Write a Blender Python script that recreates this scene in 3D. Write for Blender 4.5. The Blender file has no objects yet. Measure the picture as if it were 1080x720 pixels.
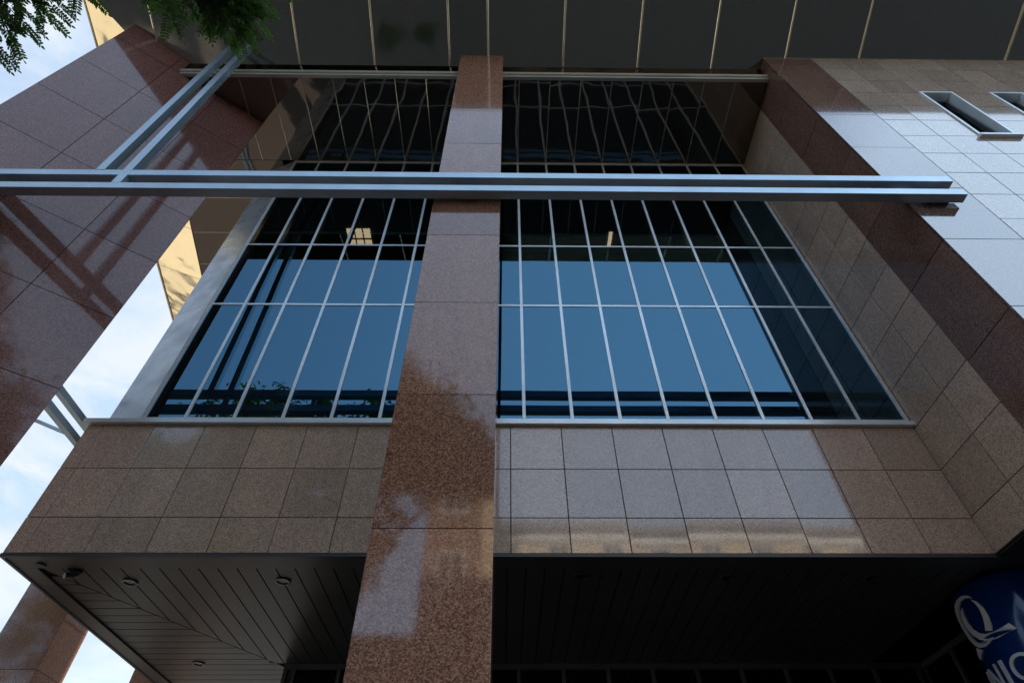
import bpy, bmesh, math, random
from mathutils import Vector, Matrix
R = math.radians
rnd = random.Random(7)
C = bpy.context.scene.collection
GZ = 1.6                                   # eye height: z values below are metres above the eye, lifted by GZ when meshes are made

# ------------------------------------------------------------------ camera
cam_d = bpy.data.cameras.new('camera'); cam = bpy.data.objects.new('camera', cam_d); C.objects.link(cam)
cam_d.sensor_width = 36; cam_d.lens = 20.459; cam_d.clip_start = .05; cam_d.clip_end = 3000
rt = Vector((0.99993, -0.01102, -0.00455)); up = Vector((-0.00501, -0.73486, 0.6782)); fw = Vector((0.01082, 0.67813, 0.73486))
# rows are (right, up, forward) in world axes
rt = Vector((0.99993, -0.01102, -0.00455)); up = Vector((-0.00501, -0.73486, 0.6782)).normalized()
fw = Vector((0.01082, 0.67813, 0.73486)).normalized()
up = (up - fw*up.dot(fw)).normalized(); rt = fw.cross(up)
m = Matrix((rt, up, -fw)).transposed().to_4x4(); m.translation = (0, 0, GZ)
cam.matrix_world = m
bpy.context.scene.camera = cam
bpy.context.scene.cycles.diffuse_bounces = 6; bpy.context.scene.cycles.max_bounces = 12

# ------------------------------------------------------------------ sky and sun
SUN_AZ, SUN_EL = R(24), R(35)             # azimuth from +Y, towards +X
sun_vec = Vector((math.sin(SUN_AZ)*math.cos(SUN_EL), math.cos(SUN_AZ)*math.cos(SUN_EL), math.sin(SUN_EL)))
w = bpy.data.worlds.new('World'); bpy.context.scene.world = w; w.use_nodes = True
nt = w.node_tree; nt.nodes.clear(); N = nt.nodes.new; L = nt.links.new
out = N('ShaderNodeOutputWorld'); bg = N('ShaderNodeBackground'); sky = N('ShaderNodeTexSky')
sky.sky_type = 'NISHITA'; sky.sun_disc = False; sky.sun_elevation = SUN_EL; sky.sun_rotation = SUN_AZ
sky.air_density = 1.1; sky.dust_density = .5; sky.ozone_density = 2.2
bg.inputs['Strength'].default_value = .15
L(sky.outputs[0], bg.inputs['Color'])
cl = N('ShaderNodeBackground'); cl.inputs['Color'].default_value = (.74, .86, 1, 1); cl.inputs['Strength'].default_value = .52
tc = N('ShaderNodeTexCoord'); mp = N('ShaderNodeMapping'); mp.inputs['Scale'].default_value = (1, 1, 2.2)
L(tc.outputs['Generated'], mp.inputs[0])
nz = N('ShaderNodeTexNoise'); nz.inputs['Scale'].default_value = 2.6; nz.inputs['Detail'].default_value = 8; nz.inputs['Roughness'].default_value = .58
nz.inputs['Distortion'].default_value = .5
L(mp.outputs[0], nz.inputs['Vector'])
dt = N('ShaderNodeVectorMath'); dt.operation = 'DOT_PRODUCT'; dt.inputs[1].default_value = (-.70, .62, .10)   # cloud bank lies to the left behind the building
L(tc.outputs['Generated'], dt.inputs[0])
cv = N('ShaderNodeMapRange'); cv.inputs['From Min'].default_value = .12; cv.inputs['From Max'].default_value = .72; cv.inputs['To Min'].default_value = -.34; cv.inputs['To Max'].default_value = .30
L(dt.outputs['Value'], cv.inputs['Value'])
dt2 = N('ShaderNodeVectorMath'); dt2.operation = 'DOT_PRODUCT'; dt2.inputs[1].default_value = (.75, -.20, .63)  # thin bright veil high on the right
L(tc.outputs['Generated'], dt2.inputs[0])
cv2 = N('ShaderNodeMapRange'); cv2.inputs['From Min'].default_value = .90; cv2.inputs['From Max'].default_value = .975; cv2.inputs['To Min'].default_value = 0; cv2.inputs['To Max'].default_value = 1.0
L(dt2.outputs['Value'], cv2.inputs['Value'])
a1 = N('ShaderNodeMath'); a1.operation = 'ADD'; L(nz.outputs['Fac'], a1.inputs[0]); L(cv.outputs[0], a1.inputs[1])
a2 = N('ShaderNodeMath'); a2.operation = 'ADD'; L(a1.outputs[0], a2.inputs[0]); L(cv2.outputs[0], a2.inputs[1])
rp = N('ShaderNodeMapRange'); rp.interpolation_type = 'SMOOTHSTEP'; rp.inputs['From Min'].default_value = .40; rp.inputs['From Max'].default_value = .82
rp.inputs['To Min'].default_value = .50; rp.inputs['To Max'].default_value = .93
L(a2.outputs[0], rp.inputs['Value'])
dt3 = N('ShaderNodeVectorMath'); dt3.operation = 'DOT_PRODUCT'; dt3.inputs[1].default_value = (.70, -.45, .55)   # clouds opposite the sun are lit from the front and brighter
L(tc.outputs['Generated'], dt3.inputs[0])
cv3 = N('ShaderNodeMapRange'); cv3.interpolation_type = 'SMOOTHSTEP'; cv3.inputs['From Min'].default_value = .15; cv3.inputs['From Max'].default_value = .98; cv3.inputs['To Min'].default_value = .46; cv3.inputs['To Max'].default_value = 1.06
L(dt3.outputs['Value'], cv3.inputs['Value']); L(cv3.outputs[0], cl.inputs['Strength'])
nb = N('ShaderNodeTexNoise'); nb.inputs['Scale'].default_value = 5.5; nb.inputs['Detail'].default_value = 10; nb.inputs['Roughness'].default_value = .6; nb.inputs['Distortion'].default_value = .9
L(mp.outputs[0], nb.inputs['Vector'])
cc = N('ShaderNodeValToRGB'); cc.color_ramp.elements[0].position = .33; cc.color_ramp.elements[0].color = (.60, .78, .98, 1); cc.color_ramp.elements[1].position = .56; cc.color_ramp.elements[1].color = (.88, .94, 1, 1)
cd_ = N('ShaderNodeMapRange'); cd_.inputs['From Min'].default_value = .0; cd_.inputs['From Max'].default_value = .5; cd_.inputs['To Min'].default_value = 0; cd_.inputs['To Max'].default_value = 1   # cloud texture on the lit side, smooth veil elsewhere
L(dt.outputs['Value'], cd_.inputs['Value']); cm = N('ShaderNodeMix'); cm.data_type = 'RGBA'; cm.inputs[6].default_value = (.57, .77, 1, 1)
L(nb.outputs['Fac'], cc.inputs[0]); L(cd_.outputs[0], cm.inputs[0]); L(cc.outputs[0], cm.inputs[7]); L(cm.outputs[2], cl.inputs['Color'])
ms = N('ShaderNodeMixShader'); L(rp.outputs[0], ms.inputs[0]); L(bg.outputs[0], ms.inputs[1]); L(cl.outputs[0], ms.inputs[2]); L(ms.outputs[0], out.inputs[0])
sd = bpy.data.lights.new('sun', 'SUN'); sd.energy = 5.0; sd.angle = R(.53); sd.color = (1, .93, .82)
so = bpy.data.objects.new('sun', sd); C.objects.link(so); so.rotation_euler = sun_vec.to_track_quat('Z', 'Y').to_euler(); so.location = (0, 0, 60)
vs = bpy.context.scene.view_settings; vs.view_transform = 'Standard'; vs.look = 'None'; vs.exposure = 1.14; vs.gamma = 1; vs.use_curve_mapping = False

# ------------------------------------------------------------------ materials
def mat(name):
    m = bpy.data.materials.new(name); m.use_nodes = True
    nt = m.node_tree; b = nt.nodes['Principled BSDF']
    return m, nt, b
def simple(name, col, rough=.5, metal=0, ior=1.5, emit=None, es=0, bump=0, bscale=20, coat=0, dirt=.12):
    m, nt, b = mat(name); N = nt.nodes.new; L = nt.links.new
    b.inputs['Roughness'].default_value = rough; b.inputs['Metallic'].default_value = metal; b.inputs['IOR'].default_value = ior
    b.inputs['Coat Weight'].default_value = coat
    tc = N('ShaderNodeTexCoord'); nz = N('ShaderNodeTexNoise'); nz.inputs['Scale'].default_value = 1.7; nz.inputs['Detail'].default_value = 7; nz.inputs['Roughness'].default_value = .65
    L(tc.outputs['Object'], nz.inputs['Vector'])
    r = N('ShaderNodeMapRange'); r.inputs['From Min'].default_value = .3; r.inputs['From Max'].default_value = .7
    r.inputs['To Min'].default_value = 1-dirt; r.inputs['To Max'].default_value = 1+dirt
    L(nz.outputs['Fac'], r.inputs['Value'])
    mx = N('ShaderNodeVectorMath'); mx.operation = 'SCALE'; mx.inputs[0].default_value = col; L(r.outputs[0], mx.inputs['Scale']); L(mx.outputs[0], b.inputs['Base Color'])
    if emit: b.inputs['Emission Color'].default_value = (*emit, 1); b.inputs['Emission Strength'].default_value = es
    if bump:
        n2 = N('ShaderNodeTexNoise'); n2.inputs['Scale'].default_value = bscale; n2.inputs['Detail'].default_value = 3; L(tc.outputs['Object'], n2.inputs['Vector'])
        bp = N('ShaderNodeBump'); bp.inputs['Distance'].default_value = bump; L(n2.outputs['Fac'], bp.inputs['Height']); L(bp.outputs[0], b.inputs['Normal'])
    return m
def granite(name, dark, mid, light, scale=95, rough=.07, ior=1.6, var=.13, streak=.12):
    m, nt, b = mat(name); N = nt.nodes.new; L = nt.links.new
    tc = N('ShaderNodeTexCoord')
    nz = N('ShaderNodeTexNoise'); nz.inputs['Scale'].default_value = scale*.7; nz.inputs['Detail'].default_value = 3; nz.inputs['Roughness'].default_value = .7
    L(tc.outputs['Object'], nz.inputs['Vector'])
    vo = N('ShaderNodeTexVoronoi'); vo.inputs['Scale'].default_value = scale; L(tc.outputs['Object'], vo.inputs['Vector'])
    sx = N('ShaderNodeSeparateColor'); L(vo.outputs['Color'], sx.inputs[0])
    av = N('ShaderNodeMix'); av.inputs[0].default_value = .55; L(nz.outputs['Fac'], av.inputs[2]); L(sx.outputs[0], av.inputs[3])
    cr = N('ShaderNodeValToRGB'); e = cr.color_ramp.elements
    e[0].position = .20; e[0].color = (*dark, 1); e[1].position = .5; e[1].color = (*mid, 1)
    k = e.new(.78); k.color = (*light, 1)
    L(av.outputs[0], cr.inputs[0])
    gi = N('ShaderNodeNewGeometry')
    r = N('ShaderNodeMapRange'); r.inputs['To Min'].default_value = 1-var; r.inputs['To Max'].default_value = 1+var; L(gi.outputs['Random Per Island'], r.inputs['Value'])
    n3 = N('ShaderNodeTexNoise'); n3.inputs['Scale'].default_value = 1.1; n3.inputs['Detail'].default_value = 8; n3.inputs['Roughness'].default_value = .7; m3 = N('ShaderNodeMapping'); m3.inputs['Scale'].default_value = (2.2, 2.2, .45); L(tc.outputs['Object'], m3.inputs[0]); L(m3.outputs[0], n3.inputs['Vector'])
    r3 = N('ShaderNodeMapRange'); r3.inputs['From Min'].default_value = .3; r3.inputs['From Max'].default_value = .7; r3.inputs['To Min'].default_value = 1-streak; r3.inputs['To Max'].default_value = 1+streak
    L(n3.outputs['Fac'], r3.inputs['Value'])
    mu = N('ShaderNodeMath'); mu.operation = 'MULTIPLY'; L(r.outputs[0], mu.inputs[0]); L(r3.outputs[0], mu.inputs[1])
    sc = N('ShaderNodeVectorMath'); sc.operation = 'SCALE'; L(cr.outputs[0], sc.inputs[0]); L(mu.outputs[0], sc.inputs['Scale']); L(sc.outputs[0], b.inputs['Base Color'])
    rr = N('ShaderNodeMapRange'); rr.inputs['From Min'].default_value = .35; rr.inputs['From Max'].default_value = .7; rr.inputs['To Min'].default_value = rough*.7; rr.inputs['To Max'].default_value = rough*1.6
    L(n3.outputs['Fac'], rr.inputs['Value']); L(rr.outputs[0], b.inputs['Roughness'])
    b.inputs['IOR'].default_value = ior
    bp = N('ShaderNodeBump'); bp.inputs['Strength'].default_value = .25; bp.inputs['Distance'].default_value = .0006; L(av.outputs[0], bp.inputs['Height']); L(bp.outputs[0], b.inputs['Normal'])
    return m
def wavy_metal(name, col, rough, wave, scale=1.0, metal=1, var=.06):
    m, nt, b = mat(name); N = nt.nodes.new; L = nt.links.new
    tc = N('ShaderNodeTexCoord'); gi = N('ShaderNodeNewGeometry')
    ad = N('ShaderNodeVectorMath'); ad.operation = 'ADD'
    k = N('ShaderNodeMath'); k.operation = 'MULTIPLY'; k.inputs[1].default_value = 40; L(gi.outputs['Random Per Island'], k.inputs[0])
    L(tc.outputs['Object'], ad.inputs[0]); L(k.outputs[0], ad.inputs[1])
    n2 = N('ShaderNodeTexNoise'); n2.inputs['Scale'].default_value = scale; n2.inputs['Detail'].default_value = 1.5; L(ad.outputs[0], n2.inputs['Vector'])
    bp = N('ShaderNodeBump'); bp.inputs['Distance'].default_value = wave; L(n2.outputs['Fac'], bp.inputs['Height']); L(bp.outputs[0], b.inputs['Normal'])
    r = N('ShaderNodeMapRange'); r.inputs['To Min'].default_value = 1-var; r.inputs['To Max'].default_value = 1+var; L(gi.outputs['Random Per Island'], r.inputs['Value'])
    sc = N('ShaderNodeVectorMath'); sc.operation = 'SCALE'; sc.inputs[0].default_value = col; L(r.outputs[0], sc.inputs['Scale']); L(sc.outputs[0], b.inputs['Base Color'])
    n4 = N('ShaderNodeTexNoise'); n4.inputs['Scale'].default_value = 3; n4.inputs['Detail'].default_value = 8; L(tc.outputs['Object'], n4.inputs['Vector'])
    r4 = N('ShaderNodeMapRange'); r4.inputs['From Min'].default_value = .3; r4.inputs['From Max'].default_value = .7; r4.inputs['To Min'].default_value = rough*.6; r4.inputs['To Max'].default_value = rough*1.5
    L(n4.outputs['Fac'], r4.inputs['Value']); L(r4.outputs[0], b.inputs['Roughness'])
    b.inputs['Metallic'].default_value = metal
    return m
def coated_glass(name, refl, trans, f0, f90):
    m = bpy.data.materials.new(name); m.use_nodes = True; nt = m.node_tree; nt.nodes.clear(); N = nt.nodes.new; L = nt.links.new
    o = N('ShaderNodeOutputMaterial'); g = N('ShaderNodeBsdfGlossy'); g.inputs['Color'].default_value = (*refl, 1); g.inputs['Roughness'].default_value = .004
    t = N('ShaderNodeBsdfTransparent'); t.inputs['Color'].default_value = (*trans, 1)
    tc = N('ShaderNodeTexCoord'); nz = N('ShaderNodeTexNoise'); nz.inputs['Scale'].default_value = .9; nz.inputs['Detail'].default_value = 1; L(tc.outputs['Object'], nz.inputs['Vector'])
    bp = N('ShaderNodeBump'); bp.inputs['Distance'].default_value = .00082; L(nz.outputs['Fac'], bp.inputs['Height']); L(bp.outputs[0], g.inputs['Normal'])
    lw = N('ShaderNodeLayerWeight'); lw.inputs['Blend'].default_value = .5
    p = N('ShaderNodeMath'); p.operation = 'POWER'; p.inputs[1].default_value = 3; L(lw.outputs['Facing'], p.inputs[0])
    r = N('ShaderNodeMapRange'); r.inputs['To Min'].default_value = f0; r.inputs['To Max'].default_value = f90; L(p.outputs[0], r.inputs['Value'])
    mx = N('ShaderNodeMixShader'); L(r.outputs[0], mx.inputs[0]); L(t.outputs[0], mx.inputs[1]); L(g.outputs[0], mx.inputs[2]); L(mx.outputs[0], o.inputs[0])
    return m
def leaf_mat(name, col, tr):
    m = bpy.data.materials.new(name); m.use_nodes = True; nt = m.node_tree; b = nt.nodes['Principled BSDF']; N = nt.nodes.new; L = nt.links.new
    gi = N('ShaderNodeNewGeometry'); r = N('ShaderNodeMapRange'); r.inputs['To Min'].default_value = .6; r.inputs['To Max'].default_value = 1.45; L(gi.outputs['Random Per Island'], r.inputs['Value'])
    sc = N('ShaderNodeVectorMath'); sc.operation = 'SCALE'; sc.inputs[0].default_value = col; L(r.outputs[0], sc.inputs['Scale']); L(sc.outputs[0], b.inputs['Base Color'])
    b.inputs['Roughness'].default_value = .5
    t = N('ShaderNodeBsdfTranslucent'); t.inputs['Color'].default_value = (*tr, 1); mx = N('ShaderNodeMixShader'); mx.inputs[0].default_value = .4
    L(b.outputs[0], mx.inputs[1]); L(t.outputs[0], mx.inputs[2]); L(mx.outputs[0], nt.nodes['Material Output'].inputs[0])
    return m
M = dict(
    red=granite('red_granite', (.10, .042, .03), (.27, .12, .07), (.46, .26, .17), 115, .02, 1.75, .18),
    red_slab=granite('red_granite_dark', (.09, .038, .028), (.21, .088, .068), (.35, .18, .15), 115, .02, 1.52, .18),
    beige=granite('beige_granite', (.26, .175, .125), (.53, .365, .268), (.68, .51, .40), 115, .02, 1.85),
    pale=granite('pale_granite', (.24, .18, .13), (.38, .28, .21), (.55, .44, .35), 100, .03, 2.9),
    brown=granite('brown_granite', (.075, .036, .027), (.17, .088, .062), (.29, .17, .13), 115, .03, 2.9),
    brown_side=granite('brown_granite_side', (.075, .036, .027), (.19, .10, .07), (.31, .185, .14), 115, .09, 1.45),  # pier stone with base lightened to offset the shade on this side
    beige_side=granite('beige_granite_side', (.24, .165, .12), (.55, .385, .28), (.70, .54, .42), 115, .06, 1.45),  # beige tile copy, lightened in colour because the recess wall lies in shade
    backing=simple('dark_joint', (.02, .015, .013), .9),
    steel=simple('satin_steel', (.42, .51, .57), .26, .68, 1.6, bump=.0003, bscale=40),
    alu=simple('window_aluminium', (.82, .86, .88), .3, .35),
    alu_sheet=wavy_metal('aluminium_cladding', (.36, .42, .48), .30, .0015, .9, .45),
    bronze=wavy_metal('bronze_sheet', (.46, .42, .35), .08, .012, .9),
    bronze_lit=wavy_metal('bronze_lit', (.60, .50, .34), .10, .035, 1.3),  # same metal as the canopy front, bright-sky glow put into a golder colour
    soffit_black=wavy_metal('black_glossy_sheet', (.215, .175, .14), .035, .009, 1.1, .82),
    gold=simple('gold_joint_strip', (.88, .78, .56), .24, .8),
    trim=simple('bronze_trim', (.60, .57, .48), .3, .4),
    fascia=wavy_metal('brown_fascia', (.20, .15, .125), .12, .01, 1.0),
    dark=simple('dark_metal', (.05, .05, .05), .4),
    board=simple('soffit_board', (.088, .083, .074), .4, .0, bump=.0015, bscale=2, dirt=.2),
    boardgap=simple('board_gap', (.008, .008, .008), .9),
    lampring=simple('lamp_ring', (.10, .10, .097), .3, .6),
    lampglass=simple('lamp_glass', (.03, .03, .03), .1),
    glass=coated_glass('solar_glass', (.125, .262, .365), (.11, .095, .08), .50, .72),
    dglass=coated_glass('dark_glass', (.8, .85, .9), (.05, .05, .05), .06, .8),
    room=simple('room_wall', (.10, .09, .08), .9), ceil=simple('room_ceiling', (.22, .20, .17), .9),
    tube=simple('ceiling_lamp', (.9, .9, .8), .5, emit=(1, .95, .72), es=3.2),
    blue=simple('blue_sign_paint', (.002, .027, .15), .18, 0, 1.5, coat=.6, dirt=.05),
    white=simple('white_letters', (.72, .74, .76), .35, dirt=.04),
    asphalt=simple('asphalt', (.04, .04, .041), .9, bump=.004, bscale=60), paving=simple('paving', (.07, .065, .06), .85, bump=.003, bscale=30),
    stone=simple('kerb_stone', (.33, .32, .30), .8), line=simple('road_paint', (.78, .78, .75), .7),
    plaster=simple('sand_plaster', (.56, .43, .27), .85, bump=.004, bscale=12), brick=simple('rust_plaster', (.21, .13, .09), .85, bump=.004, bscale=12),
    wframe=simple('white_frame', (.75, .74, .70), .5),
    roofs=simple('roof_membrane', (.2, .2, .2), .9),
    bark=simple('bark', (.10, .075, .055), .9, bump=.02, bscale=14, dirt=.35),
    leaf=leaf_mat('leaf', (.03, .06, .016), (.10, .21, .025)),
)

# ------------------------------------------------------------------ mesh helpers
class MB:
    def __init__(s): s.v = []; s.f = []
    def add(s, vs, fs):
        n = len(s.v); s.v += [tuple(v) for v in vs]; s.f += [tuple(n+i for i in f) for f in fs]
    def hexa(s, p):            # eight corners: four of one face, four of the opposite face in the same order
        s.add(p, [(3, 2, 1, 0), (4, 5, 6, 7), (0, 1, 5, 4), (1, 2, 6, 5), (2, 3, 7, 6), (3, 0, 4, 7)])
    def box(s, x0, x1, y0, y1, z0, z1):
        s.hexa([(x0, y0, z0), (x1, y0, z0), (x1, y1, z0), (x0, y1, z0), (x0, y0, z1), (x1, y0, z1), (x1, y1, z1), (x0, y1, z1)])
    def prism(s, pts, z0, z1):
        n = len(pts)
        s.add([(x, y, z0) for x, y in pts]+[(x, y, z1) for x, y in pts], [tuple(range(n))[::-1], tuple(range(n, 2*n))]+[(i, (i+1) % n, n+(i+1) % n, n+i) for i in range(n)])
    def bar(s, a, b, w, h, upv=(0, 0, 1)):
        a = Vector(a); b = Vector(b); d = (b-a).normalized(); u = Vector(upv); sx = d.cross(u).normalized(); uz = sx.cross(d)
        q = [(-w/2, -h/2), (w/2, -h/2), (w/2, h/2), (-w/2, h/2)]
        s.hexa([a+sx*i+uz*j for i, j in q]+[b+sx*i+uz*j for i, j in q])
    def tube(s, pts, rad, n=8):
        rings = []
        for i, p in enumerate(pts):
            p = Vector(p); d = (Vector(pts[min(i+1, len(pts)-1)])-Vector(pts[max(i-1, 0)])).normalized()
            u = d.orthogonal().normalized() if abs(d.z) > .95 else d.cross(Vector((0, 0, 1))).normalized(); v = d.cross(u)
            r = rad[i] if isinstance(rad, (list, tuple)) else rad
            rings.append([p+(u*math.cos(2*math.pi*k/n)+v*math.sin(2*math.pi*k/n))*r for k in range(n)])
        vs = [q for r in rings for q in r]; fs = [(i*n+k, i*n+(k+1) % n, (i+1)*n+(k+1) % n, (i+1)*n+k) for i in range(len(pts)-1) for k in range(n)]
        fs += [tuple(range(n))[::-1], tuple((len(pts)-1)*n+k for k in range(n))]
        s.add(vs, fs)
    def tile(s, o, u, v, n, u0, u1, v0, v1, t=.03, jit=.0007):   # one slab with a chamfered edge, its face a hair off true
        o = Vector(o); u = Vector(u); v = Vector(v); n = Vector(n); a, b, c = [rnd.uniform(-jit, jit) for _ in range(3)]; e = .0008
        P = lambda x, y, d: o+u*x+v*y+n*(d+a+b*(2*(x-u0)/(u1-u0)-1)+c*(2*(y-v0)/(v1-v0)-1))
        q = [(u0, v0), (u1, v0), (u1, v1), (u0, v1)]; qi = [(u0+e, v0+e), (u1-e, v0+e), (u1-e, v1-e), (u0+e, v1-e)]
        vs = [o+u*x+v*y for x, y in q]+[P(x, y, t-e) for x, y in q]+[P(x, y, t) for x, y in qi]
        s.add(vs, [(8, 9, 10, 11)]+[(i, (i+1) % 4, 4+(i+1) % 4, 4+i) for i in range(4)]+[(4+i, 4+(i+1) % 4, 8+(i+1) % 4, 8+i) for i in range(4)]+[(3, 2, 1, 0)])
    def tiles(s, o, u, v, n, us, vs, g=.011, t=.03, jit=.0007, skip=None):
        for i in range(len(us)-1):
            for j in range(len(vs)-1):
                if skip and skip(us[i], us[i+1], vs[j], vs[j+1]): continue
                s.tile(o, u, v, n, us[i]+g/2, us[i+1]-g/2, vs[j]+g/2, vs[j+1]-g/2, t, jit)
    def build(s, name, m, parent=None, smooth=False, **tags):
        me = bpy.data.meshes.new(name); me.from_pydata([(x, y, z+GZ) for x, y, z in s.v], [], s.f); me.validate()
        bm = bmesh.new(); bm.from_mesh(me); bmesh.ops.recalc_face_normals(bm, faces=bm.faces); bm.to_mesh(me); bm.free()
        me.materials.append(m if not isinstance(m, str) else M[m])
        if smooth:
            for p in me.polygons: p.use_smooth = True
        o = bpy.data.objects.new(name, me); C.objects.link(o)
        if parent:
            o.parent = parent
            q = parent; off = Vector((0, 0, 0))
            while q: off += q.location; q = q.parent
            o.matrix_parent_inverse = Matrix.Identity(4); o.location = -off
        for k, v in tags.items(): o[k] = v
        return o
def thing(name, label, cat, loc, group=None):
    o = bpy.data.objects.new(name, None); C.objects.link(o); o.location = loc; o['label'] = label; o['category'] = cat
    if group: o['group'] = group
    return o
def frange(a, b, st): 
    r = []; x = a
    while x <= b+1e-6: r.append(x); x += st
    return r
def ext(vals, lo, hi):
    v = [lo]+[x for x in vals if lo+.06 < x < hi-.06]+[hi]; return v
X, Y, Z = (1, 0, 0), (0, 1, 0), (0, 0, 1); nX, nY, nZ = (-1, 0, 0), (0, -1, 0), (0, 0, -1)

# ------------------------------------------------------------------ ground
g = MB(); g.box(-600, 600, -600, 600, -2.1, -1.72); g.build('ground', 'asphalt', kind='structure')
g = MB(); g.box(-28, 60, -6.2, 60, -1.72, -1.6); g.build('pavement', 'paving', kind='structure')
g = MB(); g.box(-120, -28.01, -6.2, 90, -1.72, -1.6); g.build('bounce_paving', simple('pale_bounce_stone', (.55, .49, .38), .8), kind='structure')  # unseen bright ground, added so the canopy's side sheets mirror something light
g = MB(); g.box(-60, 60, -6.45, -6.21, -1.72, -1.585); g.build('kerb', 'stone', kind='structure')
g = MB(); g.box(-60, 60, -30, -13.4, -1.72, -1.6); g.build('far_pavement', 'paving', kind='structure')
g = MB()
for y0, y1 in ((16, 19), (31, 35), (44, 46)): g.box(-110, -29, y0, y1, -1.6, -1.594)
for x0, x1 in ((-52, -46), (-80, -74)): g.box(x0, x1, 0, 15.9, -1.6, -1.594)
g.build('reflection_strips', 'asphalt', kind='structure')  # unseen dark strips, added to break up the reflection in the side sheets
g = MB()
for i in range(-12, 12): g.box(i*5, i*5+2.4, -9.9, -9.78, -1.72, -1.716)
g.build('lane_marking', 'line', kind='structure')

# ------------------------------------------------------------------ the office building
bld = thing('office_building', 'granite clad office building seen from below with tall gridded windows and a bronze canopy', 'building', (0, 6, 0))
XR = 5.226; DB = 5.8; DP = 3.76; ZS = 12.037; ZL = 2.995
MX0, MXS = .243, .6175
# projecting bay: cladding of the apron under the windows
b = MB()
us = ext([.067+.64*k for k in range(-8, 9)], -5.25, XR-.004); vs_ = [2.995, 3.412, 4.055, 4.70]
b.tiles((0, DB+.03, 0), X, Z, nY, us, vs_)
lu = frange(5.83, 14.2, .64)
b.tiles((-5.25+.03, 0, 0), Y, Z, nX, lu, vs_)
apron = b.build('bay_cladding', 'beige', bld, label='brown granite tiles of the apron wall under the windows')
b = MB(); b.box(-5.21, XR-.01, DB+.032, 14.2, 3.0, 4.69); b.build('joint_backing', 'backing', apron)
b = MB(); b.box(-5.255, XR-.003, DB-.006, DB+.03, 2.955, 2.993); b.box(-5.255, -5.22, DB+.031, 14.2, 2.955, 2.993); b.build('drip_edge', 'dark', apron)

# windows: two glazed fields either side of the granite pillar, one curtain wall
def window(x0, x1, muls, label, lw=0):
    f = MB(); zb, zt = 4.765, 12.03; fw_ = .05
    f.box(x0, x0+fw_, DB-.02, DB+.09, zb, zt); f.box(x1-fw_, x1, DB-.02, DB+.09, zb, zt)
    f.box(x0+fw_, x1-fw_, DB-.017, DB+.09, zb, zb+.05); f.box(x0+fw_, x1-fw_, DB-.017, DB+.09, zt-.05, zt)
    cuts = [x0+fw_]+muls+[x1-fw_]
    for mx in muls: f.box(mx-.021, mx+.021, DB-.0195, DB+.09, zb+.05, zt-.05)
    tz = [7.107, 8.78]
    for z in tz:
        for a, c in zip(cuts[:-1], cuts[1:]):
            f.box(a+(.0215 if a in muls else 0), c-(.0215 if c in muls else 0), DB-.015, DB+.09, z-.019, z+.019)
    p = MB(); zz = [zb+.05]+tz+[zt-.05]
    for a, c in zip(cuts[:-1], cuts[1:]):
        for q, r in zip(zz[:-1], zz[1:]):
            j = [rnd.uniform(-.0005, .0005) for _ in range(3)]
            P = lambda x, z, d: (x, DB-.006+d+j[0]+j[1]*(2*(x-a)/(c-a)-1)+j[2]*(2*(z-q)/(r-q)-1), z)
            p.add([P(a, q, 0), P(c, q, 0), P(c, r, 0), P(a, r, 0)], [(0, 1, 2, 3)])
    o = f.build('window', 'alu', bld, label=label)
    p.build('pane', 'glass', o)
    s = MB(); s.box(x0-(.42 if lw else .02)-lw, x1+.03, DB-.06, DB+.09, 4.703, 4.762); s.build('sill', 'alu', o)
    return o
wl = window(-4.63, -.55, [MX0+MXS*k for k in range(-7, -1)], 'narrow gridded window field left of the granite pillar', .25)
wr = window(-.42, XR-.02, [MX0+MXS*k for k in range(0, 8)], 'wide gridded window field right of the granite pillar')
b = MB()
for q, r in ((4.766, 7.10), (7.106, 9.45), (9.456, 12.03)): b.hexa([(-5.23, DB+.22, q), (-4.634, DB-.02, q), (-4.634, DB+.09, q), (-5.19, DB+.30, q), (-5.23, DB+.22, r), (-4.634, DB-.02, r), (-4.634, DB+.09, r), (-5.19, DB+.30, r)])
b.box(-5.22, -5.18, DB+.32, 14, 4.766, 12.03)
b.build('aluminium_cladding', 'alu_sheet', bld, label='smooth pale aluminium corner sheet beside the left window')
b = MB(); b.box(-.55, -.42, DB-.01, DB+.08, 4.70, 12.03); b.build('window_post', 'dark', bld)
# room behind the glass
b = MB(); b.box(-4.75, XR+.1, 13.9, 14, 3, 12); b.box(-4.75, -4.71, DB+.14, 13.9, 4.7, 12); b.box(XR-.01, XR+.03, DB+.1, 13.9, 4.7, 12); b.box(-4.70, XR-.02, DB+.14, 13.9, 4.6, 4.7)
room = b.build('room_interior', 'room', bld)
b = MB(); b.box(-4.70, XR-.02, DB+.14, 13.88, 11.6, 11.66); b.build('room_ceiling', 'ceil', room)
def troffer(x, y):
    b = MB()
    for i in range(3):
        for j in range(2): b.box(x-.27+i*.19, x-.27+i*.19+.15, y-.28+j*.3, y-.28+j*.3+.24, 11.58, 11.595)
    b.build('ceiling_lamp', 'tube', room)
troffer(-3.40, 7.48); 
b = MB(); b.box(2.38, 2.46, 7.24, 7.68, 11.58, 11.595); b.build('ceiling_lamp', 'tube', room)

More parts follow.
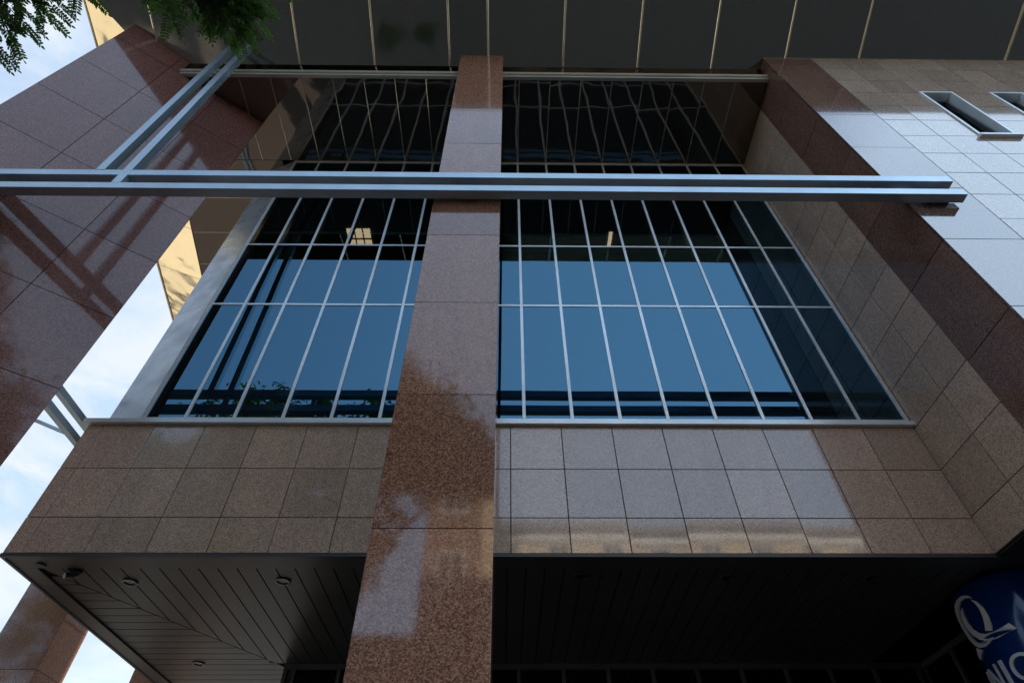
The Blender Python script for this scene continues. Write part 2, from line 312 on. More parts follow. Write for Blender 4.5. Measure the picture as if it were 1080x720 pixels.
# right-hand return wall of the recess and the granite pier at its outer edge
zr = [3.0, 3.437]+[4.062+.625*k-.0 for k in range(0, 13)]+[12.036]
b = MB(); b.tiles((XR+.03, 0, 0), Y, Z, nX, [4.57, 5.11, DB+.022], [z for z in zr if z < 11.9]+[12.03])
rw = b.build('recess_side_wall', 'beige_side', bld, label='brown granite tiled side wall right of the wide window')
b = MB(); b.box(XR+.032, 6.19, 4.58, 9, 3.0, 12.5); b.build('joint_backing', 'backing', rw)
pz = [-1.6]+[2.127+1.265*k for k in range(-2, 9)]+[12.62]
b = MB(); b.tiles((0, DP+.03, 0), X, Z, nY, [XR, 6.20], pz)
pier = b.build('granite_pier', 'brown', bld, label='dark brown granite pier at the corner of the right wing')
b = MB(); b.tiles((XR+.03, 0, 0), Y, Z, nX, [DP+.032, 4.57], pz); b.build('pier_side', 'brown_side', pier)
b = MB(); b.box(XR+.031, 6.19, DP+.031, 4.57, -1.6, 12.6); b.build('joint_backing', 'backing', pier)
# right wing facade in paler tiles with two slit windows
SL = [(7.45, 8.07), (8.73, 9.35)]; SZ = (8.89, 10.78)
pr_ = [ZL, 3.286]+[8.266+.6225*k for k in range(-8, 7)]+[12.62]
pu = [6.20]+[6.81+.635*k for k in range(0, 20)]
b = MB()
def skip(u0, u1, v0, v1):
    uc, vc = (u0+u1)/2, (v0+v1)/2
    return any(a < uc < c and SZ[0] < vc < SZ[1] for a, c in SL)
pu2 = [6.20, 6.81, 7.45, 8.07, 8.73, 9.35]+[9.99+.635*k for k in range(0, 14)]
b.tiles((0, DP+.03, 0), X, Z, nY, pu2, [z if abs(z-8.8885) > .01 else 8.89 for z in pr_], skip=skip)
pw = b.build('tiled_facade', 'pale', bld, label='pale granite tiled facade of the right wing')
b = MB(); b.box(6.2, 7.45, DP+.031, 4.6, ZL, 12.6); b.box(9.35, 18, DP+.031, 4.6, ZL, 12.6); b.box(8.07, 8.73, DP+.031, 4.6, ZL, 12.6)
for a, c in SL: b.box(a, c, DP+.031, 4.6, ZL, 8.885); b.box(a, c, DP+.031, 4.6, 10.785, 12.6)
b.build('joint_backing', 'backing', pw)
for a, c in SL:
    f = MB(); t = .045; z0, z1 = SZ
    f.box(a+.004, a+t, DP-.02, DP+.20, z0+.004, z1-.004); f.box(c-t, c-.004, DP-.02, DP+.20, z0+.004, z1-.004)
    f.box(a+t, c-t, DP-.02, DP+.20, z1-t, z1-.004); f.box(a-.03, c+.03, DP-.06, DP+.02, z0-.05, z0); f.box(a+t, c-t, DP+.021, DP+.20, z0+.004, z0+t)
    o = f.build('slit_window', 'alu', bld)
    p = MB(); p.add([(a+t, DP+.17, z0+t), (c-t, DP+.17, z0+t), (c-t, DP+.17, z1-t), (a+t, DP+.17, z1-t)], [(0, 1, 2, 3)]); p.build('pane', 'dglass', o)
    s = MB()                                             # opened sash, hinged at the foot and leaning in
    q0 = Vector((a+.09, DP+.10, z0+.07)); q1 = Vector((a+.09, DP+.15, z1-.10)); dx = Vector((c-a-.18, 0, 0))
    for e0, e1 in ((q0, q1), (q0+dx, q1+dx)): s.bar(e0, e1, .05, .04, (1, 0, 0))
    s.bar(q0, q0+dx, .04, .05); s.bar(q1, q1+dx, .04, .05); s.build('sash', 'dark', o)

# glossy black ceiling of the recess with gold joint strips
inner = lambda y: -6.87-(y-4.02)*.1725                    # left edge of that ceiling
b = MB(); jx = [MX0+MXS*k for k in range(-11, 9)]
ys = [4.03, DB-.012]
cols = [x for x in jx if x > -6.4 and x < XR-.1]+[XR-.003]
prev = None
b.hexa([(inner(4.03), 4.03, ZS), (cols[0]-.006, 4.03, ZS), (cols[0]-.006, DB-.04, ZS), (inner(DB-.04), DB-.04, ZS), (inner(4.03), 4.03, ZS+.05), (cols[0]-.006, 4.03, ZS+.05), (cols[0]-.006, DB-.04, ZS+.05), (inner(DB-.04), DB-.04, ZS+.05)])
for a, c in zip(cols[:-1], cols[1:]):
    tz = rnd.uniform(-.0008, .0008)
    b.hexa([(a+.006, 4.03, ZS+tz), (c-.006, 4.03, ZS-tz), (c-.006, DB-.04, ZS-tz), (a+.006, DB-.04, ZS+tz), (a+.006, 4.03, ZS+.05), (c-.006, 4.03, ZS+.05), (c-.006, DB-.04, ZS+.05), (a+.006, DB-.04, ZS+.05)])
yy = frange(DB-.034, 13.2, .92)
for a, c in zip(yy[:-1], yy[1:]):
    xr_ = -4.9
    b.hexa([(inner(a), a+.006, ZS), (xr_, a+.006, ZS), (xr_, c-.006, ZS), (inner(c), c-.006, ZS), (inner(a), a+.006, ZS+.05), (xr_, a+.006, ZS+.05), (xr_, c-.006, ZS+.05), (inner(c), c-.006, ZS+.05)])
sof = b.build('recess_ceiling', 'soffit_black', bld, label='glossy black metal panel ceiling above the windows')
b = MB()
for x in cols[:-1]: b.tube([(x, 4.031, ZS), (x, DB-.041, ZS)], .009, 10)
for y in yy[1:-1]: b.box(inner(y)+.01, -4.92, y-.0055, y+.0055, ZS-.003, ZS+.03)
b.box(-4.63, XR-.004, DB-.0385, DB-.021, ZS-.02, ZS+.03)
b.build('joint_strip', 'gold', sof)

# bronze canopy: fascia over the recess, then sheets rising outwards to the eaves
b = MB()
b.hexa([(inner(4.0)-.02, 4.0, 12.25), (XR-.005, 4.0, 12.25), (XR-.005, 4.1, 12.25), (inner(4.0)-.02, 4.1, 12.25), (-7.15, 3.955, 12.60), (XR-.005, 3.955, 12.60), (XR-.005, 4.1, 12.60), (-7.15, 4.1, 12.60)])
b.build('fascia', 'fascia', bld)
b = MB(); b.box(inner(4.0)-.02, XR-.005, 3.965, 4.028, 12.02, 12.248); b.box(inner(4.0)-.02, XR-.005, 3.935, 3.964, 12.10, 12.20); b.build('ceiling_trim', 'trim', bld)
EY, EZ = 2.55, 12.978                                     # front eaves
cz = lambda y: 12.635-.285*(y-DP)
nin = Vector((-.9855, -.1700, 0)); tdir = Vector((-.1700, .9855, 0)); p0 = Vector((-6.87, 4.02, 0))
def side_pt(t, o): p = p0+tdir*t+nin*o; return (p.x, p.y, 12.49+.309*o)
def side_edge_at_y(y, o):                                  # the point of the offset line at that y
    t = (y-p0.y-nin.y*o)/tdir.y; return side_pt(t, o)
mit = lambda y: (lambda k: (-7.13*(1-k)-8.29*k))((4.02-y)/(4.02-EY))
OUTX = side_edge_at_y(EY, 1.585)
b = MB(); cj = [-7.02, -4.23, -2.70, -1.17, -.385, 1.14, 2.67, 4.19, 5.68, 7.19, 10.21, 13.2, 16.2, 18.5]
def sheet(b, p, th=.04):
    q = [(x, y, z+th) for x, y, z in p]; b.hexa(list(p)+q)
def csheet(x0, x1, x0b, x1b, ya, yb): sheet(b, [(x0, ya, cz(ya)), (x1, ya, cz(ya)), (x1b, yb, cz(yb)), (x0b, yb, cz(yb))])
for i, (a, c) in enumerate([(mit(EY), cj[0])]+list(zip(cj[:-1], cj[1:]))):
    yb = 3.96 if c <= 5.0 else DP-.004
    g_ = .0065
    if i == 0: csheet(a, c-g_, mit(3.96), c-g_, EY, 3.96)
    elif a < XR < c:
        csheet(a+g_, XR-.004, a+g_, XR-.004, EY, 3.96); csheet(XR-.004, c-g_, XR-.004, c-g_, EY, DP-.004)
    else: csheet(a+g_, c-g_, a+g_, c-g_, EY, yb)
can = b.build('canopy', 'bronze', bld, label='bronze sheet canopy sloping up to the eaves with pale joints')
for x in cj[:-1]:
    b = MB(); yb = 3.95 if x < XR else DP-.01
    b.tube([(x, EY, cz(EY)-.004), (x, yb, cz(yb)-.004)], .022, 12); b.build('joint_strip', 'gold', can)
b = MB()
b.bar((XR, DP-.006, cz(DP)-.004), (18, DP-.006, cz(DP)-.004), .012, .02)
b.build('joint_strip', 'gold', can)
# sheets on the left side, facing the bright sky
b = MB()
ts = [(-1.0), 1.4, 3.95, 5.55, 7.4, 9.4]
# first piece meets the mitre
sheet(b, [(mit(EY), EY, cz(EY)), OUTX, side_pt(ts[1]-.006, 1.585), (mit(3.96), 3.96, cz(3.96))])
sheet(b, [(mit(3.96), 3.965, cz(3.96)), side_pt(ts[1]-.006, 1.585), side_pt(ts[1]-.006, .8), side_pt(ts[1]-.006, .05)])
for a, c in zip(ts[1:-1], ts[2:]):
    sheet(b, [side_pt(a+.006, .05), side_pt(a+.006, 1.585), side_pt(c-.006, 1.585), side_pt(c-.006, .05)])
sd_ = b.build('canopy_side', 'bronze_lit', bld, label='side sheets of the canopy shining pale gold against the sky')
b = MB(); q0 = side_edge_at_y(EY, 1.6); q1 = side_pt(9.4, 1.6); b.bar(q0, q1, .03, .06); b.build('edge_strip', 'gold', sd_)
# upstand of the soffit edge, roof and front cornice
b = MB(); a = (inner(4.03), 4.03); c = (inner(13.2), 13.2)
b.hexa([(a[0]-.03, a[1], ZS-.004), (a[0]-.002, a[1], ZS-.004), (c[0]-.002, c[1], ZS-.004), (c[0]-.03, c[1], ZS-.004), (a[0]-.03, a[1], 12.46), (a[0]-.002, a[1], 12.46), (c[0]-.002, c[1], 12.46), (c[0]-.03, c[1], 12.46)])
b.build('soffit_edge', 'fascia', bld)
b = MB(); e1 = side_pt(9.4, 1.585)
b.prism([(OUTX[0]-.01, EY-.03), (18.5, EY-.03), (18.5, 16), (e1[0], 16), (e1[0]-.01, e1[1])], 13.03, 14.4); b.build('roof', 'bronze', bld)
b = MB(); b.box(-8.5, 40, 8, 20, 14.41, 27); b.build('shade_storeys', 'pale', bld)  # unseen mass added above the roof to keep sun off the street
b = MB(); b.box(-4.95, 18, 8, 16, 12.1, 13.0); b.box(18.1, 40, 4.2, 20, -1.6, 14.4); b.box(6.2, 18, 4.61, 16, 3.02, 12.6); b.build('core_wall', 'room', bld)  # the block beyond the wing is unseen, added to hold back the sun

# board soffit of the bay with a mitre on the left, downlights and a camera
b = MB(); BT = ZL-.012
b.box(-5.245, XR+1.5, DB+.0, DB+.0+.001, 2.99, 2.992)
b = MB(); b.box(-5.22, 8, DB+.032, 6.075, BT-.02, BT+.01); b.box(-5.22, -5.015, 6.077, 14.2, BT-.02, BT+.01)
sf = b.build('bay_soffit', 'board', bld, label='dark metal board soffit under the bay')
mitre = lambda x: 6.165+(x+4.99)*(9.04-6.165)/(-3.17+4.99)
b = MB(); g_ = .008; x = -4.99
while x < 6.0:
    x1 = x+.209; a = max(x, -4.99)+g_; c = x1-g_
    ya, yc = min(mitre(a), 9.0), min(mitre(c), 9.0)
    if c < -3.17+.05:
        b.hexa([(a, 6.08, BT), (c, 6.08, BT), (c, yc-.012, BT), (a, ya-.012, BT), (a, 6.08, BT+.02), (c, 6.08, BT+.02), (c, yc-.012, BT+.02), (a, ya-.012, BT+.02)])
    else: b.box(a, c, 6.08, 8.96, BT, BT+.02)
    x = x1
y = 6.30
while y < 14:
    y1 = y+.209; a = y+g_; c = y1-g_
    xm = lambda q: min(-4.99+(q-6.165)*(1.82/2.875)-.012, -3.12)
    b.hexa([(-5.005, a, BT), (xm(a), a, BT), (xm(c), c, BT), (-5.005, c, BT), (-5.005, a, BT+.02), (xm(a), a, BT+.02), (xm(c), c, BT+.02), (-5.005, c, BT+.02)])
    y = y1
b.build('boards', 'board', sf)
b = MB(); b.box(-5.2, 8, DB+.04, 14.2, BT+.022, BT+.04); b.build('board_gaps', 'boardgap', sf)
def ring(b, x, y, z, r0, r1, h, n=28):
    v = []; 
    for k in range(n):
        c_, s_ = math.cos(2*math.pi*k/n), math.sin(2*math.pi*k/n)
        v += [(x+r1*c_, y+r1*s_, z), (x+r1*c_*.97, y+r1*s_*.97, z-h), (x+r0*c_*1.03, y+r0*s_*1.03, z-h), (x+r0*c_, y+r0*s_, z)]
    b.add(v, [(4*k+i, 4*((k+1) % n)+i, 4*((k+1) % n)+(i+1) % 4, 4*k+(i+1) % 4) for k in range(n) for i in range(4)])
for x, y in [(-4.186, 6.435), (-2.476, 6.41), (-4.314, 8.963), (.851, 6.29), (2.49, 6.31), (4.112, 6.31)]:
    b = MB(); ring(b, x, y, BT, .062, .088, .014); o = b.build('downlight', 'lampring', sf, True)
    b = MB(); b.tube([(x, y, BT-.004), (x, y, BT-.0015)], .064, 20); b.build('lens', 'lampglass', o)
b = MB(); b.tube([(-4.664, 6.165, BT), (-4.664, 6.165, BT-.03)], .075, 16); b.tube([(-4.664, 6.165, BT-.03), (-4.664, 6.165, BT-.06), (-4.664, 6.165, BT-.085)], [.06, .05, .02], 16)
b.tube([(-4.664, 6.165, BT-.05), (-4.70, 6.10, BT-.09)], .03, 10)
b.build('security_camera', 'dark', sf)
b = MB(); b.tube([(-4.93, 6.0, BT-.021), (-4.93, 6.0, BT-.035)], .05, 14); b.build('sensor', 'dark', sf)

# shopfront under the bay
f = MB(); SY = 8.97; zt = BT-.002
f.box(-3.1, 6.0, SY, SY+.08, zt-.07, zt)
for k in range(-5, 10):
    x = .206+.632*k
    if x < 5.9: f.box(x-.025, x+.025, SY, SY+.08, -1.5, zt-.072)
f.box(-3.1, -3.05, SY-.001, SY+.08, -1.5, zt-.072); f.box(-3.05, 6.0, SY+.002, SY+.08, .55, .6)
f.box(-3.1, -3.03, SY+.082, 14, zt-.07, zt)
f.box(5.97, 6.05, 4.6, SY, zt-.07, zt); f.box(5.97, 6.05, SY-.002, SY+.08, -1.5, zt-.072)
for k in range(1, 7): f.box(5.975, 6.045, SY-.7*k-.025, SY-.7*k+.025, -1.5, zt-.072)
shop = f.build('shopfront', simple('shop_frame', (.16, .165, .17), .4, .4), bld, label='dark shopfront glazing recessed under the bay')
p = MB(); p.add([(-3.05, SY+.04, -1.5), (5.97, SY+.04, -1.5), (5.97, SY+.04, zt-.07), (-3.05, SY+.04, zt-.07)], [(0, 1, 2, 3)])
p.add([(6.01, 4.6, -1.5), (6.01, SY, -1.5), (6.01, SY, zt-.07), (6.01, 4.6, zt-.07)], [(0, 1, 2, 3)]); p.build('pane', 'dglass', shop)
p = MB(); p.box(-3.09, 9, 9.3, 14, -1.6, 2.93); p.box(6.3, 18, 4.3, 9.29, -1.6, 2.93); p.build('shop_core', 'room', shop)
b = MB(); b.box(XR+.03, 18, DP+.035, 9, BT, BT+.008)
b.build('wing_soffit', 'board', bld)

# granite pillars
def pillar(x0, x1, y0, y1, z1, label, ph=2.127, matk='red', nface=1):
    zs = [-1.6]+[z for z in [ph+1.2675*k for k in range(-2, 10)] if z < z1-.2]+[z1]
    b = MB(); b.tiles((0, y0+.03, 0), X, Z, nY, [x0, x1], zs, g=.007)
    b.tiles((x1-.03, 0, 0), Y, Z, X, [y0+.0, y1], zs, g=.007); b.tiles((x0+.03, 0, 0), Y, Z, nX, [y0, y1], zs, g=.007)
    o = b.build('granite_pillar', matk, bld, label=label)
    b = MB(); b.box(x0+.031, x1-.031, y0+.031, y1-.002, -1.6, z1-.01); b.build('joint_backing', 'backing', o)
pillar(-.938, -.080, DP, 4.42, 12.63, 'red granite pillar standing in front of the windows')
pillar(-7.80, -6.93, 9.5, 10.2, 12.5, 'purple grey granite pillar behind the lower left corner of the bay', 2.127+.955)
pillar(-7.80, -6.93, 13.5, 14.2, 12.5, 'farthest granite pillar seen under the bay', 2.127+.955)
# the big wedge shaped pillar on the left, turned towards the camera
A = Vector((-5.078, 4.95, 0)); td = Vector((.8095, .5872, 0)); nd = Vector((.5872, -.8095, 0)); W = 2.832
o_ = A-td*W-nd*.03
b = MB(); zs = [-1.6]+[4.53+1.24*k for k in range(-4, 7)]+[12.03]; us = [0, W-1.86, W-.945, W]
b.tiles(o_, td, Z, nd, us, zs, g=.009)
# upper tiles step up to the sloping canopy left of the recess ceiling
for u0, u1 in ((.004, W-1.86-.0045), (W-1.86+.0045, 1.13)):
    q = [o_+td*u0, o_+td*u1]; q = q+[q[1]+nd*.03, q[0]+nd*.03]
    b.hexa([(p.x, p.y, 12.0345) for p in q]+[(p.x, p.y, cz(p.y)-.004) for p in q])
ws = b.build('granite_pillar', 'red_slab', bld, label='broad angled granite slab pillar at the left, turned towards the camera')
Bq = A-td*W
b = MB(); b.prism([(A.x-td.x*.006-nd.x*.031, A.y-td.y*.006-nd.y*.031), (Bq.x+td.x*.006-nd.x*.031, Bq.y+td.y*.006-nd.y*.031), (-7.66, 4.0), (-5.95, 5.35)], -1.6, 12.02); b.build('joint_backing', 'red_slab', ws)

# ------------------------------------------------------------------ steel beam frame in front of the facade
fr = thing('steel_beam_frame', 'pale blue grey twin steel beams spanning the facade with two hangers on the left', 'steel frame', (-1, 3.65, 0))
BY0, BY1 = 3.60, 3.72
b = MB(); b.box(-8.1, 5.91, BY0, BY1, 7.065, 7.20); b.build('beam', 'steel', fr, label='upper horizontal steel beam')
b = MB(); b.box(-8.1, 5.90, BY0-.002, BY1, 6.715, 6.85); b.build('beam', 'steel', fr, label='lower horizontal steel beam')
def post(x0, x1, zb):
    b = MB(); zt_ = cz(3.66)-.01; h = .058
    b.hexa([(x0-h, BY0-.004, zb), (x0+h, BY0-.004, zb), (x0+h, BY1-.01, zb), (x0-h, BY1-.01, zb), (x1-h, BY0-.004, zt_), (x1+h, BY0-.004, zt_), (x1+h, BY1-.01, zt_), (x1-h, BY1-.01, zt_)])
    b.build('hanger_post', 'steel', fr)
post(-5.36, -5.50, 7.201); post(-4.985, -5.18, 6.852)
for z in (7.07, 6.72):
    b = MB(); b.box(-8.08, -7.97, 3.73, 10.2, z, z+.13); b.build('side_beam', 'steel', fr)
b = MB(); b.bar((-8.85, 8.55, 7.06), (-7.96, 9.45, 7.06), .05, .05); b.build('brace', 'steel', fr)
b = MB()
for x in (-.51,): b.box(x-.12, x+.12, BY1-.001, DP-.002, 6.75, 7.17)
b.box(5.55, 5.75, BY1-.001, DP-.002, 6.75, 7.17)
b.build('bracket', 'dark', fr)

# ------------------------------------------------------------------ round blue advertising column
CX, CY, CR = 5.75, 6.55, .60
sg = thing('advertising_column', 'round dark blue sign column with white ring emblem under the right wing', 'sign', (CX, CY, 0))
b = MB(); b.tube([(CX, CY, -1.6), (CX, CY, 2.90), (CX, CY, 2.955)], [CR, CR, CR-.03], 96); drum = b.build('drum', 'blue', sg)
for p_ in drum.data.polygons: p_.use_smooth = abs(p_.normal.z) < .5
b = MB(); b.tube([(CX, CY, 2.956), (CX, CY, BT-.001)], CR-.12, 48); b.build('neck', 'dark', sg)
def wrap(poly, name):
    # thin raised shape on the drum: triangulate, then push the face out
    from mathutils.geometry import tessellate_polygon
    tri = tessellate_polygon([[Vector((t*math.pi/180*CR, z, 0)) for t, z in poly]])
    P = lambda t, z, r: (CX+r*math.cos(R(t)), CY+r*math.sin(R(t)), z)
    n = len(poly); b = MB(); v = [P(t, z, CR+.014) for t, z in poly]+[P(t, z, CR-.012) for t, z in poly]
    b.add(v, [tuple(t) for t in tri]+[(i, (i+1) % n, n+(i+1) % n, n+i) for i in range(n)])
    return b.build(name, 'white', sg)
def dens(poly, st=3):
    o = []
    for (a, c), (d, e) in zip(poly, poly[1:]+poly[:1]):
        k = max(1, int(abs(d-a)/st))
        o += [(a+(d-a)*i/k, c+(e-c)*i/k) for i in range(k)]
    return o
ringp = [(196.4, 2.778), (192.5, 2.825), (186.3, 2.848), (177.5, 2.848), (168.1, 2.823), (160.5, 2.769), (156.5, 2.714), (155.0, 2.613), (157.5, 2.497), (164.6, 2.4), (171.2, 2.359), (179.6, 2.335), (187.1, 2.346), (195.0, 2.375), (187.7, 2.385), (181.7, 2.38), (176.3, 2.387), (170.3, 2.413), (164.2, 2.486), (161.6, 2.564), (161.5, 2.655), (165.5, 2.723), (173.5, 2.78), (181.0, 2.813), (187.5, 2.815), (193.3, 2.796)]
arc = [(193.6, 2.776), (198.4, 2.734), (201.3, 2.657), (201.5, 2.566), (199.5, 2.478), (197.0, 2.434), (190.5, 2.457), (193.1, 2.504), (195.8, 2.575), (197.1, 2.654), (196.0, 2.722)]
rib = [(177.0, 2.75), (173.5, 2.70), (172.6, 2.624), (175.1, 2.535), (181.2, 2.469), (188.2, 2.432), (197.7, 2.418), (206.9, 2.424), (215.1, 2.442), (218.7, 2.378), (208.6, 2.365), (197.8, 2.352), (186.9, 2.367), (178.0, 2.414), (171.2, 2.485), (166.8, 2.58), (167.6, 2.671), (171.8, 2.73)]
tail = [(163.5, 2.385), (173.2, 2.325), (166.1, 2.305), (158, 2.28), (156.5, 2.31)]
for p_, n_ in ((ringp, 'emblem_ring'), (arc, 'emblem_arc'), (rib, 'emblem_ribbon'), (tail, 'emblem_tail')): wrap(dens(p_), n_)
dg = None
for ch, t0, t1 in (('U', 134, 155), ('N', 160.5, 178), ('I', 184.2, 188.4), ('Q', 194, 219), ('A', 222, 242)):
    cu = bpy.data.curves.new('letter', 'FONT'); cu.body = ch; cu.size = 1; cu.extrude = 0; cu.resolution_u = 6
    to = bpy.data.objects.new('letter', cu); C.objects.link(to)
    bpy.context.view_layer.update(); dg = bpy.context.evaluated_depsgraph_get()
    me = bpy.data.meshes.new_from_object(to.evaluated_get(dg)); bpy.data.objects.remove(to)
    bm = bmesh.new(); bm.from_mesh(me)
    bmesh.ops.triangulate(bm, faces=bm.faces)
    bmesh.ops.subdivide_edges(bm, edges=[e for e in bm.edges if e.calc_length() > .25], cuts=3)
    r_ = bmesh.ops.extrude_face_region(bm, geom=bm.faces[:]); top = [g_ for g_ in r_['geom'] if isinstance(g_, bmesh.types.BMVert)]
    for v in top: v.co.z = 1
    xs = [v.co.x for v in bm.verts]; x0, x1 = min(xs), max(xs); capb, capt = 0, .729
    for v in bm.verts:
        t = R(t0+(t1-t0)*(v.co.x-x0)/(x1-x0)); z = 1.935+.258*(v.co.y-capb)/(capt-capb); r = CR+(.014 if v.co.z > .5 else -.012)
        v.co = (CX+r*math.cos(t), CY+r*math.sin(t), z+GZ)
    bmesh.ops.recalc_face_normals(bm, faces=bm.faces); bm.to_mesh(me); bm.free(); me.materials.clear(); me.materials.append(M['white'])
    o = bpy.data.objects.new('letter', me); C.objects.link(o); o.parent = sg; o.location = (-CX, -CY, 0)

# ------------------------------------------------------------------ houses across the street (mirrored in the stone and glass)
def house(x0, x1, z1, wallm, label, cols_, rows, group='houses across the street', y1=-14):
    t = thing('town_house', label, 'house', ((x0+x1)/2, y1-4, 0), group)
    b = MB(); b.box(x0, x1, y1-9, y1, -1.6, z1); b.build('wall', wallm, t)
    b = MB(); b.box(x0-.001, x1+.25, y1-9.2, y1+.35, z1+.001, z1+.35); b.build('roof', 'roofs', t)
    b = MB(); b.box(x0+.01, x1-.01, y1, y1+.12, z1-.45, z1-.2); b.build('cornice', 'wframe', t)
    cw = (x1-x0)/cols_; rh = (z1+1.2)/rows
    for i in range(cols_):
        for j in range(rows):
            xa = x0+cw*(i+.5)-.55; za = -1.2+rh*j+.9; f = MB()
            f.box(xa, xa+1.1, y1+.001, y1+.06, za, za+.07); f.box(xa, xa+1.1, y1+.001, y1+.06, za+1.53, za+1.6)
            f.box(xa, xa+.07, y1+.001, y1+.06, za+.071, za+1.529); f.box(xa+1.03, xa+1.1, y1+.001, y1+.06, za+.071, za+1.529); f.box(xa+.52, xa+.58, y1+.001, y1+.05, za+.071, za+1.529)
            f.box(xa-.05, xa+1.15, y1+.001, y1+.12, za-.07, za-.001)
            o = f.build('window', 'wframe', t); p = MB(); p.box(xa+.071, xa+1.029, y1+.002, y1+.02, za+.072, za+1.528); p.build('pane', 'lampglass', o)
house(-3.2, -.95, 15.2, 'brick', 'narrow rust brown house across the street', 1, 5)
house(-.94, 18.0, 14.2, 'plaster', 'sand coloured house across the street', 8, 5)
house(18.1, 32, 11.5, 'brick', 'low rust brown house across the street at the right', 6, 4)
house(-34, -3.25, 7.6, 'brick', 'low rust brown house across the street at the left', 11, 3)

# ------------------------------------------------------------------ trees
def leaves(b, pts, size, rs):
    for p in pts:
        n = Vector((rs.gauss(0, 1), rs.gauss(0, 1), rs.gauss(0, 1)+.6)).normalized(); a = n.orthogonal().normalized()
        a = (Matrix.Rotation(rs.uniform(0, 6.28), 3, n) @ a); c = n.cross(a); s = size*rs.uniform(.7, 1.3)
        b.add([p-a*s, p+c*s*.33, p+a*s, p-c*s*.33], [(0, 1, 2, 3)])
def compound(b, base, d, ln, rs, pairs=9, lf=.046):
    """one feathery leaf: a stalk with paired leaflets"""
    d = d.normalized(); side = d.cross(Vector((rs.uniform(-.3, .3), rs.uniform(-.3, .3), 1))).normalized(); nn = side.cross(d)
    sag = Vector((0, 0, -.22))*ln
    pt = lambda t: base+d*ln*t+sag*t*t
    for a, c in ((0, .33), (.33, .66), (.66, 1)): b.bar(pt(a), pt(c), .0035, .0035)
    for k in range(pairs+1):
        t = .2+.8*k/pairs; q = pt(t); s = lf*(1-.35*abs(t-.5))*rs.uniform(.85, 1.12)
        for sg_ in ((-1, 1) if k < pairs else (0,)):
            ld = (side*sg_*1.0+d*(.55 if sg_ else 1)+nn*rs.uniform(-.25, .25)).normalized(); wd = ld.cross(nn).normalized()*s*.21; nf = nn*rs.uniform(-.006, .006)
            b.add([q, q+ld*s*.3+wd+nf, q+ld*s*.7+wd*.9, q+ld*s, q+ld*s*.7-wd*.9, q+ld*s*.3-wd-nf], [(0, 1, 2, 3, 4, 5)])
def tree(loc, label, clumps, seed, n=9000, limbs=(), trunk_top=5, r0=.28):
    rs = random.Random(seed); t = thing('street_tree', label, 'tree', (loc[0], loc[1], 0), 'trees along the street')
    b = MB(); base = Vector((loc[0], loc[1], -1.6)); top = Vector((loc[0]+rs.uniform(-.3, .3), loc[1]+rs.uniform(-.3, .3), trunk_top))
    b.tube([base, base.lerp(top, .1), base.lerp(top, .5)+Vector((.1, -.08, 0)), top], [r0*1.3, r0, r0*.8, r0*.62], 12)
    for c, r in clumps:
        c = Vector(c); mid = top.lerp(c, .5)+Vector((0, 0, -.4)); b.tube([top-Vector((0, 0, .3)), mid, c], [r0*.45, r0*.28, r0*.1], 7)
        for _ in range(5):
            e = c+Vector((rs.gauss(0, 1), rs.gauss(0, 1), rs.gauss(0, .7)))*r*.5; b.tube([mid.lerp(c, rs.uniform(.3, 1)), e], [r0*.12, .012], 5)
    for L_ in limbs: b.tube(L_, [r0*.3*(1-i/len(L_))+.008 for i in range(len(L_))], 7)
    b.build('trunk', 'bark', t, True)
    pts = []; tot = sum(r**2.3 for _, r in clumps)
    for c, r in clumps:
        sub = [(Vector(c)+Vector((rs.gauss(0, 1), rs.gauss(0, 1), rs.gauss(0, 1))).normalized()*r*rs.uniform(.35, 1), r*rs.uniform(.16, .34)) for _ in range(26)]
        for _ in range(int(n*r**2.3/tot)):
            q, w_ = rs.choice(sub); pts.append(q+Vector((rs.gauss(0, 1), rs.gauss(0, 1), rs.gauss(0, .8)))*w_*.6)
    b = MB(); leaves(b, pts, .135, rs); return t, b, rs
t1, cb, rs = tree((-5.2, -5.6), 'tall street tree whose feathery branches hang into the upper left corner',
    [((-5, -5.5, 9.2), 2.6), ((-3.4, -5.2, 10.6), 2.0), ((-6.6, -6.0, 11.2), 2.4), ((-4.6, -5.8, 12.8), 1.9), ((-6.8, -4.2, 7.8), 1.7), ((-8.6, -6.4, 9.6), 2.0), ((-2.2, -5.0, 9.3), 1.8), ((-.7, -5.0, 9.0), 1.25), ((-3.5, -5.0, 6.9), 1.3), ((-4.3, -5.0, 12.0), 1.5), ((-7.2, -5.4, 13.2), 1.7)], 3, 60000,
    limbs=[[(-5.2, -5.6, 4.2), (-4.9, -3.6, 5.6), (-4.1, -1.2, 6.1), (-3.4, .2, 6.05), (-2.75, .95, 6.0)],
           [(-5.2, -5.6, 4.0), (-5.4, -3.4, 5.2), (-4.9, -1.2, 5.7), (-4.3, .3, 5.45), (-3.95, .95, 5.3)]])
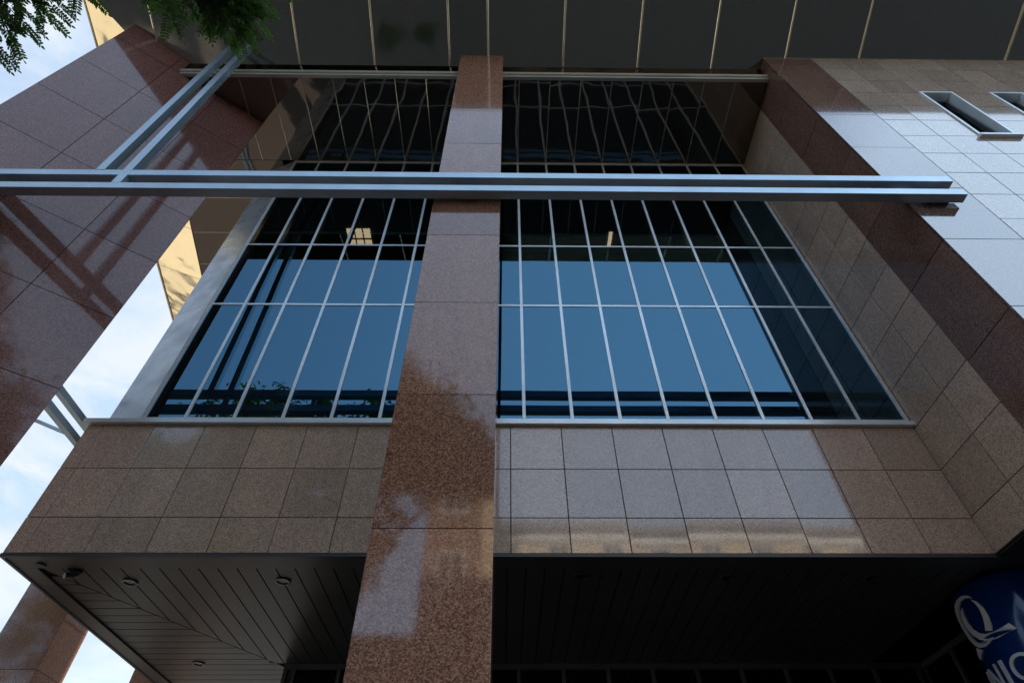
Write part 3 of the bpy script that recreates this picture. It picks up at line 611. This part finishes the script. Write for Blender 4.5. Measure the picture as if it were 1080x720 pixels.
# the hanging sprays: twigs with compound leaves
tws = (MB(), MB())
def spray(p, q, nleaf, spread, ln=.22):
    p = Vector(p); q = Vector(q); tws[p.x < -3.3].tube([p, p.lerp(q, .5)+Vector((0, 0, .03)), q], [.009, .006, .003], 5); d = (q-p).normalized()
    for i in range(nleaf):
        t = (i+.5)/nleaf; s = -1 if i % 2 else 1
        sd2 = d.cross(Vector((0, 0, 1))).normalized()*s
        dd = (d*.75+sd2*spread+Vector((rs.uniform(-.25, .25), rs.uniform(-.25, .25), rs.uniform(-.35, .15)))).normalized()
        compound(cb, p.lerp(q, t), dd, ln*rs.uniform(.75, 1.15), rs)
    compound(cb, q, d, ln, rs)
for p, q, n in [((-4.15, .75, 5.25), (-3.78, 1.22, 5.12), 7), ((-4.1, .9, 5.15), (-3.93, 1.36, 4.98), 7), ((-3.95, .95, 5.3), (-3.66, 1.20, 5.24), 6), ((-4.05, .95, 5.1), (-3.92, 1.3, 5.0), 6), ((-4.2, 1.1, 4.9), (-4.0, 1.4, 4.86), 5),
                ((-3.6, .9, 5.35), (-3.42, 1.13, 5.38), 3),
                ((-2.75, .95, 6.0), (-2.85, 1.30, 5.70), 7), ((-2.75, .95, 6.0), (-2.66, 1.40, 5.76), 8), ((-2.70, .95, 5.95), (-2.48, 1.38, 5.82), 8), ((-2.65, 1.0, 6.0), (-2.30, 1.44, 5.90), 8),
                ((-2.6, 1.05, 5.95), (-2.40, 1.50, 5.84), 7), ((-2.55, 1.0, 5.95), (-2.22, 1.30, 5.93), 7), ((-2.8, 1.0, 5.8), (-2.62, 1.28, 5.80), 6), ((-2.65, 1.1, 5.8), (-2.55, 1.47, 5.78), 6), ((-2.62, 1.0, 5.88), (-2.36, 1.25, 5.9), 6),
                ((-2.2, .95, 6.1), (-2.08, 1.16, 6.08), 3), ((-3.05, 1.0, 5.7), (-2.95, 1.22, 5.66), 3)]:
    for k in range(2):
        e = Vector((rs.gauss(0, .09), rs.gauss(0, .07), rs.gauss(0, .07)))*k
        spray(p, Vector(q)+e, n+1, .95, .22)
cb.build('crown', 'leaf', t1); [t_.build('twigs', 'bark', t1) for t_ in tws]
t2, cb2, _ = tree((-11, -7.6), 'street tree farther left along the kerb', [((-11, -7.5, 10), 2.9), ((-9, -7.2, 12.8), 2.3), ((-13, -8, 12.5), 2.6), ((-10.8, -7.6, 15), 2.2), ((-13.6, -7.4, 9.4), 2.0)], 5, 30000); cb2.build('crown', 'leaf', t2)
t3, cb3, _ = tree((-18.5, -7.7), 'leftmost street tree on the kerb', [((-18.5, -7.5, 9), 2.7), ((-16.9, -7.2, 11.4), 2.1), ((-20, -8, 11.5), 2.4), ((-18.6, -7.6, 13.4), 2.0)], 8, 14000); cb3.build('crown', 'leaf', t3)
